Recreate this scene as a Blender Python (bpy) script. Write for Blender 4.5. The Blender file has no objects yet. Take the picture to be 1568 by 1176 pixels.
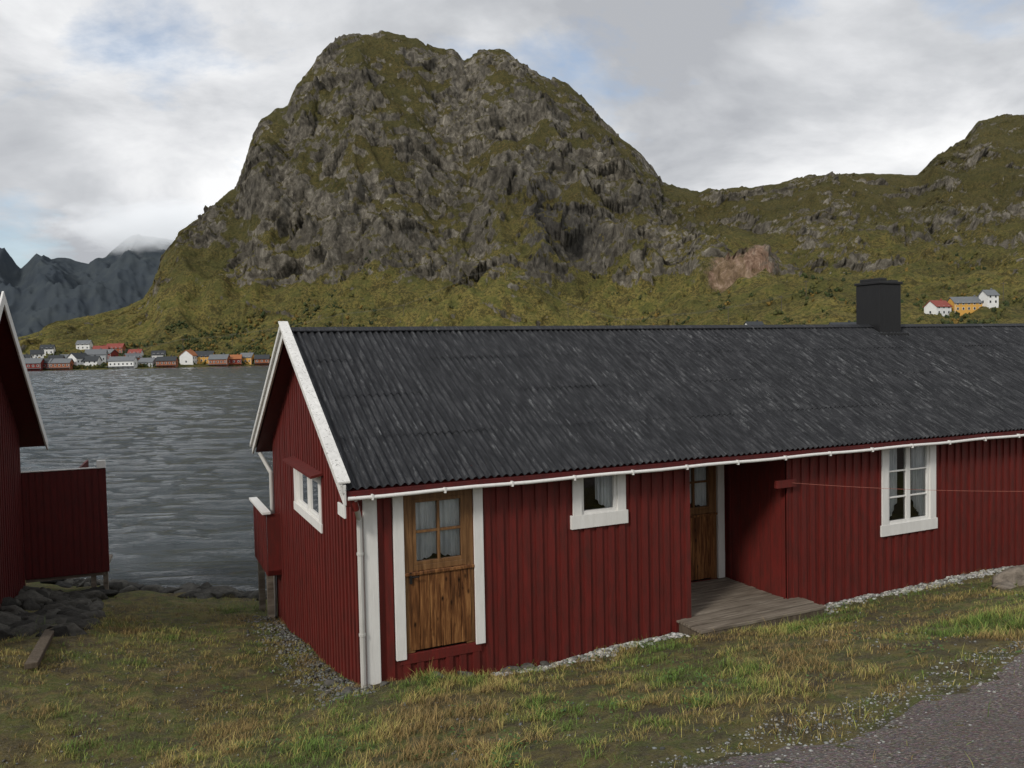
import bpy, math, random
import numpy as np
from mathutils import Vector, Matrix, noise, Euler
random.seed(4); rng=np.random.default_rng(7)
S=bpy.context.scene
S.view_settings.view_transform='Standard'; S.view_settings.look='None'; S.view_settings.exposure=0

# ---------------------------------------------------------------- node helpers
def newmat(name, rough=0.7, spec=0.3):
    m=bpy.data.materials.new(name); m.use_nodes=True
    nt=m.node_tree; b=nt.nodes['Principled BSDF']
    b.inputs['Roughness'].default_value=rough
    b.inputs['Specular IOR Level'].default_value=spec
    return m,nt,b
def setin(nt,sock,v):
    if isinstance(v,bpy.types.NodeSocket): nt.links.new(v,sock)
    elif isinstance(v,(tuple,list)):
        v=tuple(v)
        if len(sock.default_value)==4 and len(v)==3: v=v+(1,)
        sock.default_value=v
    else: sock.default_value=v
def coord(nt,scale=(1,1,1),rot=(0,0,0),kind='Object'):
    t=nt.nodes.new('ShaderNodeTexCoord'); mp=nt.nodes.new('ShaderNodeMapping')
    mp.inputs['Scale'].default_value=scale; mp.inputs['Rotation'].default_value=rot
    nt.links.new(t.outputs[kind],mp.inputs[0]); return mp.outputs[0]
def noisen(nt,vec,scale,detail=4,rough=0.55,dist=0):
    n=nt.nodes.new('ShaderNodeTexNoise'); nt.links.new(vec,n.inputs['Vector'])
    n.inputs['Scale'].default_value=scale; n.inputs['Detail'].default_value=detail
    n.inputs['Roughness'].default_value=rough; n.inputs['Distortion'].default_value=dist
    return n.outputs[0]
def ramp(nt,fac,stops):
    r=nt.nodes.new('ShaderNodeValToRGB'); nt.links.new(fac,r.inputs[0])
    e=r.color_ramp.elements
    while len(e)<len(stops): e.new(0.5)
    for el,(p,c) in zip(e,stops):
        el.position=p
        if not isinstance(c,(tuple,list)): c=(c,c,c)
        el.color=tuple(c)+(1,)
    return r.outputs[0]
def mix(nt,fac,a,b,mode='MIX'):
    n=nt.nodes.new('ShaderNodeMixRGB'); n.blend_type=mode
    setin(nt,n.inputs[0],fac); setin(nt,n.inputs[1],a); setin(nt,n.inputs[2],b); return n.outputs[0]
def mth(nt,op,a,b=0.0,clamp=False):
    n=nt.nodes.new('ShaderNodeMath'); n.operation=op; n.use_clamp=clamp
    setin(nt,n.inputs[0],a); setin(nt,n.inputs[1],b); return n.outputs[0]
def bump(nt,bsdf,h,strength=0.5,dist=0.02):
    n=nt.nodes.new('ShaderNodeBump'); n.inputs['Strength'].default_value=strength
    n.inputs['Distance'].default_value=dist; nt.links.new(h,n.inputs['Height'])
    nt.links.new(n.outputs[0],bsdf.inputs['Normal'])

def paint(name,base,dirt,rough=0.55,amount=0.5,streak=True,spots=None):
    m,nt,b=newmat(name,rough,0.3)
    v=coord(nt,(6,6,1.2)); v2=coord(nt,(1,1,1))
    n1=noisen(nt,v,2.5,6,0.6); n2=noisen(nt,v2,0.9,4)
    c=mix(nt,ramp(nt,n1,[(0.35,0),(0.75,amount)]),base,dirt)
    c=mix(nt,ramp(nt,n2,[(0.3,0.0),(0.8,0.35)]),c,tuple(x*0.55 for x in base))
    n3=noisen(nt,v2,28,5,0.7)
    if spots: c=mix(nt,ramp(nt,n3,[(spots,0),(spots+0.06,1)]),c,dirt)
    nt.links.new(c,b.inputs['Base Color'])
    bump(nt,b,noisen(nt,coord(nt,(30,30,3)),2,4),0.35,0.01)
    return m
RED=(0.155,0.019,0.015)
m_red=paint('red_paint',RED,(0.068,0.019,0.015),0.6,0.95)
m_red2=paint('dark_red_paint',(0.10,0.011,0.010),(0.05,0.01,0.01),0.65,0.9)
m_white=paint('white_paint',(0.82,0.81,0.78),(0.5,0.48,0.44),0.5,0.3)
m_whitel=paint('white_paint_lichen',(0.80,0.79,0.76),(0.16,0.155,0.14),0.6,0.3,spots=0.585)
m_grey=paint('galvanised_pipe',(0.58,0.57,0.54),(0.35,0.33,0.3),0.45,0.5)
m_black=paint('black_sheet_metal',(0.012,0.012,0.013),(0.022,0.022,0.022),0.5,0.5)
m_dark=newmat('dark_interior',0.9)[0]; m_dark.node_tree.nodes['Principled BSDF'].inputs['Base Color'].default_value=(0.012,0.011,0.01,1)
m_curt,nt,b=newmat('curtain',0.9)
w=noisen(nt,coord(nt,(5,5,2)),1.5,3,0.5)
nt.links.new(ramp(nt,w,[(0.35,(0.66,0.67,0.69)),(0.62,(0.88,0.88,0.88))]),b.inputs['Base Color'])
def glassmat():
    m=bpy.data.materials.new('window_glass'); m.use_nodes=True; nt=m.node_tree
    for n in list(nt.nodes): nt.nodes.remove(n)
    o=nt.nodes.new('ShaderNodeOutputMaterial'); mx=nt.nodes.new('ShaderNodeMixShader')
    t=nt.nodes.new('ShaderNodeBsdfTransparent'); t.inputs[0].default_value=(0.90,0.93,0.93,1)
    g=nt.nodes.new('ShaderNodeBsdfGlossy'); g.inputs['Roughness'].default_value=0.02
    f=nt.nodes.new('ShaderNodeFresnel'); f.inputs[0].default_value=1.55
    k=mth(nt,'MULTIPLY',f.outputs[0],1.7,True)
    nt.links.new(k,mx.inputs[0]); nt.links.new(t.outputs[0],mx.inputs[1]); nt.links.new(g.outputs[0],mx.inputs[2])
    nt.links.new(mx.outputs[0],o.inputs[0]); return m
m_glass=glassmat()
def woodmat(name,c1,c2,c3,knots=True,rough=0.45,sc=(9,9,0.7)):
    m,nt,b=newmat(name,rough,0.35)
    v=coord(nt,sc)
    n=noisen(nt,v,3.0,7,0.6,0.8)
    c=ramp(nt,n,[(0.3,c1),(0.5,c2),(0.68,c3)])
    if knots:
        vo=nt.nodes.new('ShaderNodeTexVoronoi'); nt.links.new(coord(nt,(7,7,3.2)),vo.inputs['Vector']); vo.inputs['Scale'].default_value=1.3
        c=mix(nt,ramp(nt,vo.outputs['Distance'],[(0.06,1.0),(0.2,0.0)]),c,tuple(x*0.35 for x in c1))
    nt.links.new(c,b.inputs['Base Color']); bump(nt,b,n,0.3,0.01); return m
m_doorp=woodmat('door_planks',(0.032,0.013,0.006),(0.15,0.060,0.021),(0.34,0.165,0.06))
m_doorf=woodmat('door_frame_wood',(0.09,0.043,0.018),(0.175,0.088,0.036),(0.25,0.135,0.058),False)
m_deck=woodmat('weathered_deck',(0.075,0.058,0.042),(0.17,0.14,0.108),(0.27,0.23,0.185),False,0.8,(0.5,7.8,3))
m_timber=woodmat('old_timber',(0.05,0.037,0.025),(0.095,0.073,0.05),(0.15,0.12,0.09),False,0.85)

def roofmat():
    m,nt,b=newmat('corrugated_roofing',0.7,0.22)
    s1=noisen(nt,coord(nt,(9,0.9,0.9)),2.6,7,0.72,0.2); s2=noisen(nt,coord(nt,(1,1,1)),0.8,7,0.7)
    s3=noisen(nt,coord(nt,(9.6,1.5,1.5)),1.9,6,0.8,0.1)
    c=ramp(nt,s1,[(0.3,(0.007,0.0075,0.009)),(0.5,(0.021,0.022,0.025)),(0.72,(0.062,0.063,0.067))])
    sp=nt.nodes.new('ShaderNodeSeparateXYZ'); nt.links.new(coord(nt),sp.inputs[0])
    cr=mth(nt,'COSINE',mth(nt,'MULTIPLY',sp.outputs[0],2*math.pi/0.105))
    cr=ramp(nt,mth(nt,'MULTIPLY_ADD',cr,0.5),[(0.1,0.0),(0.6,1.0)])
    lim=ramp(nt,s2,[(0.36,0.1),(0.66,0.85)])
    st=mth(nt,'MULTIPLY',mth(nt,'MULTIPLY',ramp(nt,s3,[(0.54,0.0),(0.66,1.0)]),lim),mth(nt,'ADD',mth(nt,'MULTIPLY',cr,0.75),0.08))
    c=mix(nt,st,c,(0.21,0.215,0.22))
    nt.links.new(c,b.inputs['Base Color'])
    bump(nt,b,noisen(nt,coord(nt,(1,1,1)),40,5,0.7),0.35,0.01)
    return m
m_roof=roofmat()

# ---------------------------------------------------------------- mesh builder
class MB:
    def __init__(s): s.v=[];s.f=[];s.m=[]
    def quad(s,pts,mi=0):
        n=len(s.v); s.v+= [tuple(p) for p in pts]; s.f.append(tuple(range(n,n+len(pts)))); s.m.append(mi)
    def hexa(s,c,mi=0):
        n=len(s.v); s.v+=[tuple(p) for p in c]
        for q in ((0,3,2,1),(4,5,6,7),(0,1,5,4),(1,2,6,5),(2,3,7,6),(3,0,4,7)):
            s.f.append(tuple(n+i for i in q)); s.m.append(mi)
    def box(s,x0,x1,y0,y1,z0,z1,mi=0):
        s.hexa([(x0,y0,z0),(x1,y0,z0),(x1,y1,z0),(x0,y1,z0),(x0,y0,z1),(x1,y0,z1),(x1,y1,z1),(x0,y1,z1)],mi)
    def pbox(s,P,a0,a1,o0,o1,z0,z1,mi=0,dz=0):
        s.hexa([P(a0,o0,z0),P(a1,o0,z0),P(a1,o1,z0),P(a0,o1,z0),P(a0,o0,z1),P(a1,o0,z1+dz),P(a1,o1,z1+dz),P(a0,o1,z1)],mi)
    def tube(s,p,q,r,mi=0,n=10,r2=None):
        p=Vector(p);q=Vector(q);d=(q-p).normalized();r2=r if r2 is None else r2
        a=d.orthogonal().normalized();b=d.cross(a);k=len(s.v)
        for i in range(n):
            t=2*math.pi*i/n;w=a*math.cos(t)+b*math.sin(t)
            s.v.append(tuple(p+w*r));s.v.append(tuple(q+w*r2))
        for i in range(n):
            j=(i+1)%n; s.f.append((k+2*i,k+2*j,k+2*j+1,k+2*i+1));s.m.append(mi)
        s.f.append(tuple(k+2*i for i in range(n)));s.m.append(mi)
        s.f.append(tuple(k+2*i+1 for i in range(n)));s.m.append(mi)
    def obj(s,name,mats,parent=None,bevel=0,smooth=False,fix=True):
        me=bpy.data.meshes.new(name); me.from_pydata(s.v,[],s.f)
        for m in mats: me.materials.append(m)
        me.polygons.foreach_set('material_index',s.m)
        if smooth: me.polygons.foreach_set('use_smooth',[True]*len(s.f))
        o=bpy.data.objects.new(name,me); S.collection.objects.link(o)
        if parent: o.parent=parent
        if bevel:
            md=o.modifiers.new('bevel','BEVEL'); md.width=bevel; md.segments=2; md.limit_method='ANGLE'
        me.update(); return o
def empty(name,loc=(0,0,0),rz=0):
    e=bpy.data.objects.new(name,None); e.location=loc; e.rotation_euler=(0,0,rz); S.collection.objects.link(e); return e
def npmesh(name,V,F,mat,colors=None,smooth=False):
    V=np.asarray(V,np.float32);F=np.asarray(F,np.int32)
    me=bpy.data.meshes.new(name); k=F.shape[1]
    me.vertices.add(len(V)); me.vertices.foreach_set('co',V.ravel())
    me.loops.add(F.size); me.loops.foreach_set('vertex_index',F.ravel())
    me.polygons.add(len(F)); me.polygons.foreach_set('loop_start',np.arange(len(F),dtype=np.int32)*k)
    me.polygons.foreach_set('loop_total',np.full(len(F),k,np.int32))
    me.update(calc_edges=True); me.validate()
    if smooth: me.polygons.foreach_set('use_smooth',np.ones(len(F),bool))
    if colors is not None:
        ca=me.color_attributes.new('Col','FLOAT_COLOR','POINT')
        c=np.ones((len(V),4),np.float32); c[:,:3]=colors; ca.data.foreach_set('color',c.ravel())
    me.materials.append(mat)
    o=bpy.data.objects.new(name,me); S.collection.objects.link(o); return o
def ico(sub):
    import bmesh
    bm=bmesh.new(); bmesh.ops.create_icosphere(bm,subdivisions=sub,radius=1)
    V=np.array([v.co[:] for v in bm.verts]);F=np.array([[v.index for v in f.verts] for f in bm.faces]); bm.free(); return V,F
def blobs(name,pts,scl,mat,cols,sub=1,jit=0.2,smooth=False,tilt=0.3,shape=0):
    BV,BF=ico(sub); n=len(pts);nv=len(BV)
    pts=np.asarray(pts);scl=np.asarray(scl);cols=np.asarray(cols)
    a=rng.uniform(0,2*math.pi,n);ca,sa=np.cos(a),np.sin(a)
    if shape:
        V=np.repeat(BV[None],n,0)
        for k in range(9):
            d=rng.normal(size=(n,1,3)); d/=np.linalg.norm(d,axis=2,keepdims=True)
            h=rng.uniform(.40,.8,(n,1)); pr=(V*d).sum(2); ex=np.maximum(pr-h,0)[...,None]; V=V-d*ex
        V=V*(1+rng.uniform(-jit,jit,(n,nv,1)))
    else: V=BV[None]*(1+rng.uniform(-jit,jit,(n,nv,1)))
    V=V*scl[:,None,:]
    t=rng.uniform(-tilt,tilt,n)[:,None]
    x,y,z=V[...,0],V[...,1],V[...,2]
    y,z=y*np.cos(t)-z*np.sin(t), y*np.sin(t)+z*np.cos(t)
    X=x*ca[:,None]-y*sa[:,None];Y=x*sa[:,None]+y*ca[:,None]
    V=np.stack([X,Y,z],-1)+pts[:,None,:]
    F=(BF[None]+(np.arange(n)*nv)[:,None,None]).reshape(-1,3)
    C=np.repeat(cols,nv,0)*rng.uniform(0.8,1.2,(n*nv,1))
    return npmesh(name,V.reshape(-1,3),F,mat,C,smooth)
def attrmat(name,rough=0.8,bs=0,bd=0.02,scale=20,trans=0):
    m,nt,b=newmat(name,rough,0.25)
    a=nt.nodes.new('ShaderNodeAttribute'); a.attribute_name='Col'
    n=noisen(nt,coord(nt),scale,5,0.65)
    c=mix(nt,1.0,a.outputs['Color'],ramp(nt,n,[(0.3,0.6),(0.7,1.35)]),'MULTIPLY')
    nt.links.new(c,b.inputs['Base Color'])
    if bs: bump(nt,b,n,bs,bd)
    return m
def ss(a,b,x):
    t=min(1,max(0,(x-a)/(b-a))); return t*t*(3-2*t)

# ---------------------------------------------------------------- frame of the long cabin
CX,CY=-1.84,10.0; ANG=math.radians(25.03); cA,sA=math.cos(ANG),math.sin(ANG)
def uv2xy(u,v): return CX+u*cA-v*sA, CY+u*sA+v*cA
def xy2uv(x,y): dx=x-CX;dy=y-CY; return dx*cA+dy*sA, -dx*sA+dy*cA
WATER=-5.9
def ground_z(x,y,fine=True):
    u,v=xy2uv(x,y)
    front=-4.22-0.262*min(v,0)
    if v<0 and v<-14: front=-4.22+0.262*14+ (-(v+14))*0.02
    z=front
    if v>0: z=-4.22-0.147*v
    z+=0.13*min(max(-u,0),8)*min(1,max(0,(v+1)/4))
    z+=0.16*math.exp(-((u-0.1)**2+(v+0.3)**2)/0.9)
    z-=0.10*math.exp(-((u-5.9)/1.5)**2-((v+0.5)/0.7)**2)
    if z<-5.75: z=-5.75-(-5.75-z)*2.2
    if z<-9: z=-9
    if fine:
        z+=0.10*noise.noise((x*0.45,y*0.45,1.3))+0.045*noise.noise((x*1.7,y*1.7,4.1))+0.03*noise.noise((x*5,y*5,9))
        if v>8 or u<-3.5: z+=0.08*noise.noise((x*1.1,y*1.1,14))
    return z
def road_edge(u): return -5.65+0.112*(u-0.94)-0.03*max(0.0,-(u-0.9))**1.5
us=np.concatenate([np.linspace(-90,-14,20)[:-1],np.linspace(-14,16,280),np.linspace(16,140,30)[1:]])
vs=np.concatenate([np.linspace(-120,-12,16)[:-1],np.linspace(-12,16,260),np.linspace(16,40,8)[1:]])
V=[]
for v in vs:
    for u in us:
        x,y=uv2xy(u,v); V.append((x,y,ground_z(x,y)))
nu=len(us); F=[(j*nu+i,j*nu+i+1,(j+1)*nu+i+1,(j+1)*nu+i) for j in range(len(vs)-1) for i in range(nu-1)]
m_ground,nt,b=newmat('grassy_soil',0.95,0.15)
c0=coord(nt)
n1=noisen(nt,c0,0.9,6,0.65,0.3); n2=noisen(nt,c0,4,6,0.7); n3=noisen(nt,c0,38,5,0.75)
c=ramp(nt,n1,[(0.34,(0.085,0.068,0.042)),(0.45,(0.18,0.15,0.056)),(0.53,(0.11,0.13,0.038)),(0.62,(0.23,0.185,0.08)),(0.72,(0.10,0.10,0.045))])
c=mix(nt,ramp(nt,n2,[(0.44,0.0),(0.60,0.8)]),c,(0.085,0.07,0.045))
c=mix(nt,ramp(nt,n3,[(0.55,0.0),(0.66,0.6)]),c,(0.25,0.225,0.19))
c=mix(nt,ramp(nt,n3,[(0.34,0.7),(0.46,0.0)]),c,(0.025,0.022,0.015))
nt.links.new(c,b.inputs['Base Color']); bump(nt,b,mth(nt,'ADD',n3,n2),0.9,0.05)
npmesh('ground',V,F,m_ground,smooth=True)
m_road,nt,b=newmat('gravel_road',0.9,0.2)
c0=coord(nt); n1=noisen(nt,c0,1.0,5,0.6); n3=noisen(nt,c0,45,5,0.85)
vo=nt.nodes.new('ShaderNodeTexVoronoi'); nt.links.new(c0,vo.inputs['Vector']); vo.inputs['Scale'].default_value=45
c=ramp(nt,n3,[(0.3,(0.045,0.037,0.034)),(0.5,(0.135,0.112,0.103)),(0.66,(0.36,0.315,0.29))])
c=mix(nt,ramp(nt,n1,[(0.4,0),(0.7,0.5)]),c,(0.09,0.071,0.062))
c=mix(nt,0.15,c,vo.outputs['Color'],'SOFT_LIGHT')
nt.links.new(c,b.inputs['Base Color']); bump(nt,b,vo.outputs['Distance'],0.9,0.025)
V=[];ru=np.linspace(-20,45,460);rw=np.linspace(0,1,34)
for w_ in rw:
    for u in ru:
        e=road_edge(u)+0.34*noise.noise((u*0.7,0,0))+0.22*noise.noise((u*3,3,0))+0.10*noise.noise((u*9,3,0))
        v=e-5.0*w_
        x,y=uv2xy(u,v); V.append((x,y,ground_z(x,y)+0.004+0.012*min(1,w_*9)))
nu=len(ru);F=[(j*nu+i,j*nu+i+1,(j+1)*nu+i+1,(j+1)*nu+i) for j in range(len(rw)-1) for i in range(nu-1)]
npmesh('gravel_road',V,F,m_road,smooth=True)

# ---------------------------------------------------------------- cladding, windows, roofs
def clad(mb,P,a0,a1,zb,zt,opens=(),pitch=0.19,bw=0.095,bo=0.024):
    def spans(s,e):
        mid=(s+e)/2; blocks=sorted([(z0,z1) for (p,q,z0,z1) in opens if p<mid<q])
        out=[];z=zb
        for z0,z1 in blocks:
            if z0>z: out.append((z,z0))
            z=max(z,z1)
        out.append((z,None)); return out
    edges=sorted(set([a0,a1]+[x for o in opens for x in o[:2] if a0<x<a1]))
    def cells(s,e):
        pts=[s]+[x for x in edges if s<x<e]+[e]; return list(zip(pts[:-1],pts[1:]))
    a=a0
    while a<a1-1e-6:
        e=min(a+pitch,a1)
        for s,t in cells(a,e):
            for z0,z1 in spans(s,t):
                za=zt(s) if z1 is None else z1; ze=zt(t) if z1 is None else z1
                if za>z0: mb.quad([P(s,0,z0),P(t,0,z0),P(t,0,ze),P(s,0,za)])
        c=a+pitch/2+random.uniform(-0.008,0.008); o=bo+random.uniform(-0.005,0.005); zj=random.uniform(-0.03,0.0)
        if c+bw/2<a1:
            for s,t in cells(c-bw/2,c+bw/2):
                if t-s<0.012: continue
                for z0,z1 in spans(s,t):
                    za=zt(s) if z1 is None else z1; ze=zt(t) if z1 is None else z1
                    if min(za,ze)-z0>0.03:
                        mb.pbox(P,s,t,0.001,o,z0-(zj if z0==zb else 0),za,0,ze-za)
        a=e
def window(parent,P,a0,a1,z0,z1,cols,rows,tl,tr,tb,tt,name,frame_m=None,curt='full',sill=0.0,depth=0.45,split=False,mid=0.025):
    fm=frame_m or m_white
    mb=MB()
    if tl: mb.pbox(P,a0-tl,a0,0.0,0.045,z0-0.0,z1)
    if tr: mb.pbox(P,a1,a1+tr,0.0,0.045,z0-0.0,z1)
    if tb: mb.pbox(P,a0-tl-0.03,a1+tr+0.03,0.0,0.052,z0-tb,z0)
    if tt: mb.pbox(P,a0-tl,a1+tr,0.0,0.049,z1,z1+tt)
    if mb.v: mb.obj('trim',[m_white],parent,0.004)
    mb=MB(); f=0.045
    mb.pbox(P,a0,a0+f,-0.05,0.02,z0,z1);mb.pbox(P,a1-f,a1,-0.05,0.02,z0,z1)
    mb.pbox(P,a0+f,a1-f,-0.05,0.018,z0,z0+f);mb.pbox(P,a0+f,a1-f,-0.05,0.018,z1-f,z1)
    for i in range(1,cols):
        c=a0+(a1-a0)*i/cols; k=0.05 if split and i==cols//2 else mid/2
        mb.pbox(P,c-k,c+k,-0.045,0.014,z0+f,z1-f)
    for j in range(1,rows):
        z=z0+(z1-z0)*j/rows; mb.pbox(P,a0+f,a1-f,-0.04,0.008,z-mid/2,z+mid/2)
    mb.obj('sash',[fm],parent,0.003)
    mb=MB(); mb.quad([P(a0+f/2,-0.018,z0+f/2),P(a1-f/2,-0.018,z0+f/2),P(a1-f/2,-0.018,z1-f/2),P(a0+f/2,-0.018,z1-f/2)])
    mb.obj('pane',[m_glass],parent)
    mb=MB(); d=-depth
    mb.quad([P(a0,d,z0),P(a1,d,z0),P(a1,d,z1),P(a0,d,z1)])
    for q in ([P(a0,d,z0),P(a0,-0.05,z0),P(a0,-0.05,z1),P(a0,d,z1)],[P(a1,d,z0),P(a1,-0.05,z0),P(a1,-0.05,z1),P(a1,d,z1)],
              [P(a0,d,z0),P(a1,d,z0),P(a1,-0.05,z0),P(a0,-0.05,z0)],[P(a0,d,z1),P(a1,d,z1),P(a1,-0.05,z1),P(a0,-0.05,z1)]): mb.quad(q)
    mb.obj('interior',[m_dark],parent)
    mb=MB()
    rngs={'full':[(0,.49,0),(.51,1,1)],'sides':[(0,0.3,0),(0.7,1,1)],'right':[(0.5,1,1)]}[curt]
    lift=0.10 if curt=='full' else 0.25
    for s,e,side_ in rngs:
        n=48;prev=None
        for i in range(n+1):
            q=i/n; t=s+(e-s)*q; a=a0+0.03+(a1-a0-0.06)*t; o=-0.072-0.014*math.sin(q*30+1)-0.008*math.sin(q*11)
            far_=(q if side_==0 else 1-q); zz=z0+0.03+(z1-z0)*lift*far_**2.2+0.012*math.sin(q*17)
            if prev: mb.quad([P(prev[0],prev[1],prev[2]),P(a,o,zz),P(a,o,z1-0.02),P(prev[0],prev[1],z1-0.02)])
            prev=(a,o,zz)
    mb.obj('curtain',[m_curt],parent,smooth=True)
def corrugated(mb,x0,x1,p0,p1,wave=0.105,amp=0.021,rows=4):
    p0=np.array(p0);p1=np.array(p1);d=(p1-p0);n=np.array([-d[1],d[0]]);n=n/np.linalg.norm(n)
    if n[1]<0:n=-n
    seg=8; N=int((x1-x0)/wave*seg); xs=np.linspace(x0,x1,N+1)
    for r in range(rows):
        t0=r/rows;t1=(r+1)/rows+(0.01 if r<rows-1 else 0)
        k=len(mb.v)
        for ti,off in ((t0,0.006),((t0+t1)/2,0.003),(t1,0.0)):
            for x in xs:
                sh=0.008*noise.noise((x*0.8,r*3.7,ti*2))+0.003*noise.noise((math.floor(x/0.9)*5.1,r*2.2,0))
                h=amp*math.cos(2*math.pi*x/wave)+off+sh
                q=p0+d*ti+n*h
                mb.v.append((x+0.004*noise.noise((x,ti*9,r)),q[0]+(0.03*noise.noise((math.floor(x/0.9)*3.3,r,0)) if ti==t0 else 0),q[1]))
        for j in range(2):
            for i in range(N):
                a=k+j*(N+1)+i; mb.f.append((a,a+1,a+N+2,a+N+1)); mb.m.append(0)

# ================================================================ long red cabin
H=empty('red_cabin',(CX,CY,0),ANG)
LEN=24.0; W=7.0
RZ,EZ=0.458,-1.557
front=lambda a,o,z:(a,-o,z)
gable=lambda a,o,z:(-o,a,z)
def rooftop(y):
    return EZ+(RZ-EZ)*(y+0.3)/3.8 if y<=3.5 else RZ+(-1.80-RZ)*(y-3.5)/4.05
opens=[(0.48,1.42,-3.77,-1.62),(3.03,3.63,-2.27,-1.62),(4.885,6.77,-4.02,-1.6),(8.99,10.03,-3.05,-1.66)]
mb=MB(); clad(mb,front,0.0,LEN,-4.75,lambda a:-1.45,opens); mb.obj('front_cladding',[m_red],H)
mb=MB(); clad(mb,gable,0.0,W,-5.9,lambda a:rooftop(a)-0.07,[(2.53,4.45,-2.52,-1.86)]); mb.obj('gable_cladding',[m_red],H)
mb=MB()
mb.quad([(LEN,0,-5.9),(LEN,W,-5.9),(LEN,W,-1.5),(LEN,3.5,0.35),(LEN,0,-1.45)])
mb.quad([(0,W,-5.9),(LEN,W,-5.9),(LEN,W,-1.5),(0,W,-1.5)]); mb.obj('rear_walls',[m_red2],H)
mb=MB()
back=lambda a,o,z:(a,1.46-o,z); side=lambda a,o,z:(6.77-o,a,z); sideL=lambda a,o,z:(4.885+o,a,z)
clad(mb,back,4.885,6.77,-4.1,lambda a:-1.5,[(5.62,6.56,-3.98,-1.62)])
clad(mb,side,0.02,1.46,-4.1,lambda a:-1.5,pitch=0.24,bw=0.05,bo=0.01); clad(mb,sideL,0.02,1.46,-4.1,lambda a:-1.5)
mb.obj('porch_walls',[m_red],H)
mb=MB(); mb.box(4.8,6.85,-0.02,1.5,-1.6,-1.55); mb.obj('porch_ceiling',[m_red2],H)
mb=MB(); mb.pbox(back,6.57,6.71,0,0.05,-3.98,-1.62); mb.pbox(back,5.49,5.61,0,0.05,-3.98,-1.62); mb.obj('porch_door_trim',[m_white],H,0.004)
mb=MB()
mb.pbox(front,-0.03,0.14,0.0,0.05,-4.12,-1.5)
mb.pbox(front,0.345,0.478,0.0,0.048,-3.83,-1.55); mb.pbox(front,1.422,1.555,0.0,0.048,-3.80,-1.55)
mb.obj('white_corner_and_door_trim',[m_white],H,0.005)
def door(P,a0,a1,z0,z1,gz0,name):
    mb=MB(); f=0.12
    mb.pbox(P,a0,a0+f,-0.03,0.02,z0,z1);mb.pbox(P,a1-f,a1,-0.03,0.02,z0,z1)
    mb.pbox(P,a0+f,a1-f,-0.03,0.018,gz0-0.075,gz0); mb.pbox(P,a0+f,a1-f,-0.03,0.018,z1-0.12,z1)
    mb.obj(name+'_frame',[m_doorf],H,0.006)
    n=6; x=a0+0.05; wd=(a1-a0-0.1)/n
    mb=MB()
    for i in range(n): mb.pbox(P,x+i*wd+0.003,x+(i+1)*wd-0.003,-0.02,0.026+0.003*(i%2),z0+0.03,gz0-0.077)
    mb.obj(name+'_planks',[m_doorp],H,0.006)
    mb=MB(); mb.pbox(P,a0+0.02,a1-0.02,-0.06,-0.022,z0,gz0-0.05); mb.obj(name+'_backing',[m_dark],H)
    window(H,P,a0+f,a1-f,gz0,z1-0.12,2,2,0,0,0,0,name,frame_m=m_doorf,curt='full',mid=0.032)
    mb=MB(); mb.pbox(P,a0+0.0,a1,0.031,0.05,gz0-0.12,gz0-0.08); mb.obj(name+'_rail',[m_doorp],H,0.006)
    mb=MB(); mb.pbox(P,a0+0.06,a0+0.09,0.02,0.05,gz0-0.22,gz0-0.08)
    mb.tube(P(a0+0.075,0.05,gz0-0.13),P(a0+0.075,0.085,gz0-0.13),0.01); mb.tube(P(a0+0.075,0.085,gz0-0.13),P(a0+0.17,0.085,gz0-0.13),0.009)
    mb.obj(name+'_handle',[m_black],H)
door(front,0.48,1.42,-3.77,-1.70,-2.66,'door')
door(back,5.62,6.56,-3.98,-1.68,-2.75,'porch_door')
mb=MB(); mb.pbox(front,0.40,1.50,0.0,0.03,-3.90,-3.775); mb.obj('door_sill_board',[m_red],H,0.004)
window(H,front,3.04,3.62,-2.26,-1.68,1,1,0.14,0.14,0.19,0,'small_window',curt='right')
window(H,front,9.0,10.02,-3.04,-1.70,2,3,0.15,0.15,0.19,0.08,'large_window',curt='sides',split=True)
window(H,gable,2.55,4.43,-2.50,-1.88,2,1,0.15,0.15,0.14,0.10,'gable_window',curt='sides',split=True)
mb=MB(); mb.hexa([gable(2.3,0,-1.76),gable(4.7,0,-1.76),gable(4.7,0.2,-1.80),gable(2.3,0.2,-1.80),gable(2.3,0,-1.72),gable(4.7,0,-1.72),gable(4.7,0.2,-1.765),gable(2.3,0.2,-1.765)])
mb.obj('window_hood',[m_red],H)
mb=MB(); corrugated(mb,-0.30,LEN+0.3,(-0.3,EZ-0.02),(3.5,RZ-0.02)); corrugated(mb,-0.30,LEN+0.3,(7.55,-1.82),(3.5,RZ-0.02))
mb.obj('corrugated_roof',[m_roof],H,smooth=True)
mb=MB()
x0,x1=-0.27,LEN+0.27
mb.hexa([(x0,-0.27,EZ-0.10),(x1,-0.27,EZ-0.10),(x1,3.5,RZ-0.11),(x0,3.5,RZ-0.11),(x0,-0.27,EZ-0.05),(x1,-0.27,EZ-0.05),(x1,3.5,RZ-0.06),(x0,3.5,RZ-0.06)])
mb.hexa([(x0,3.501,RZ-0.11),(x1,3.501,RZ-0.11),(x1,7.5,-1.93),(x0,7.5,-1.93),(x0,3.501,RZ-0.06),(x1,3.501,RZ-0.06),(x1,7.5,-1.88),(x0,7.5,-1.88)])
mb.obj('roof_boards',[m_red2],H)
mb=MB(); 
for s in (-1,1):
    mb.hexa([(-0.3,3.5,RZ+0.0),(LEN,3.5,RZ+0.0),(LEN,3.5+s*0.12,RZ-0.055),(-0.3,3.5+s*0.12,RZ-0.055),(-0.3,3.5,RZ+0.02),(LEN,3.5,RZ+0.02),(LEN,3.5+s*0.12,RZ-0.04),(-0.3,3.5+s*0.12,RZ-0.04)])
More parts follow.
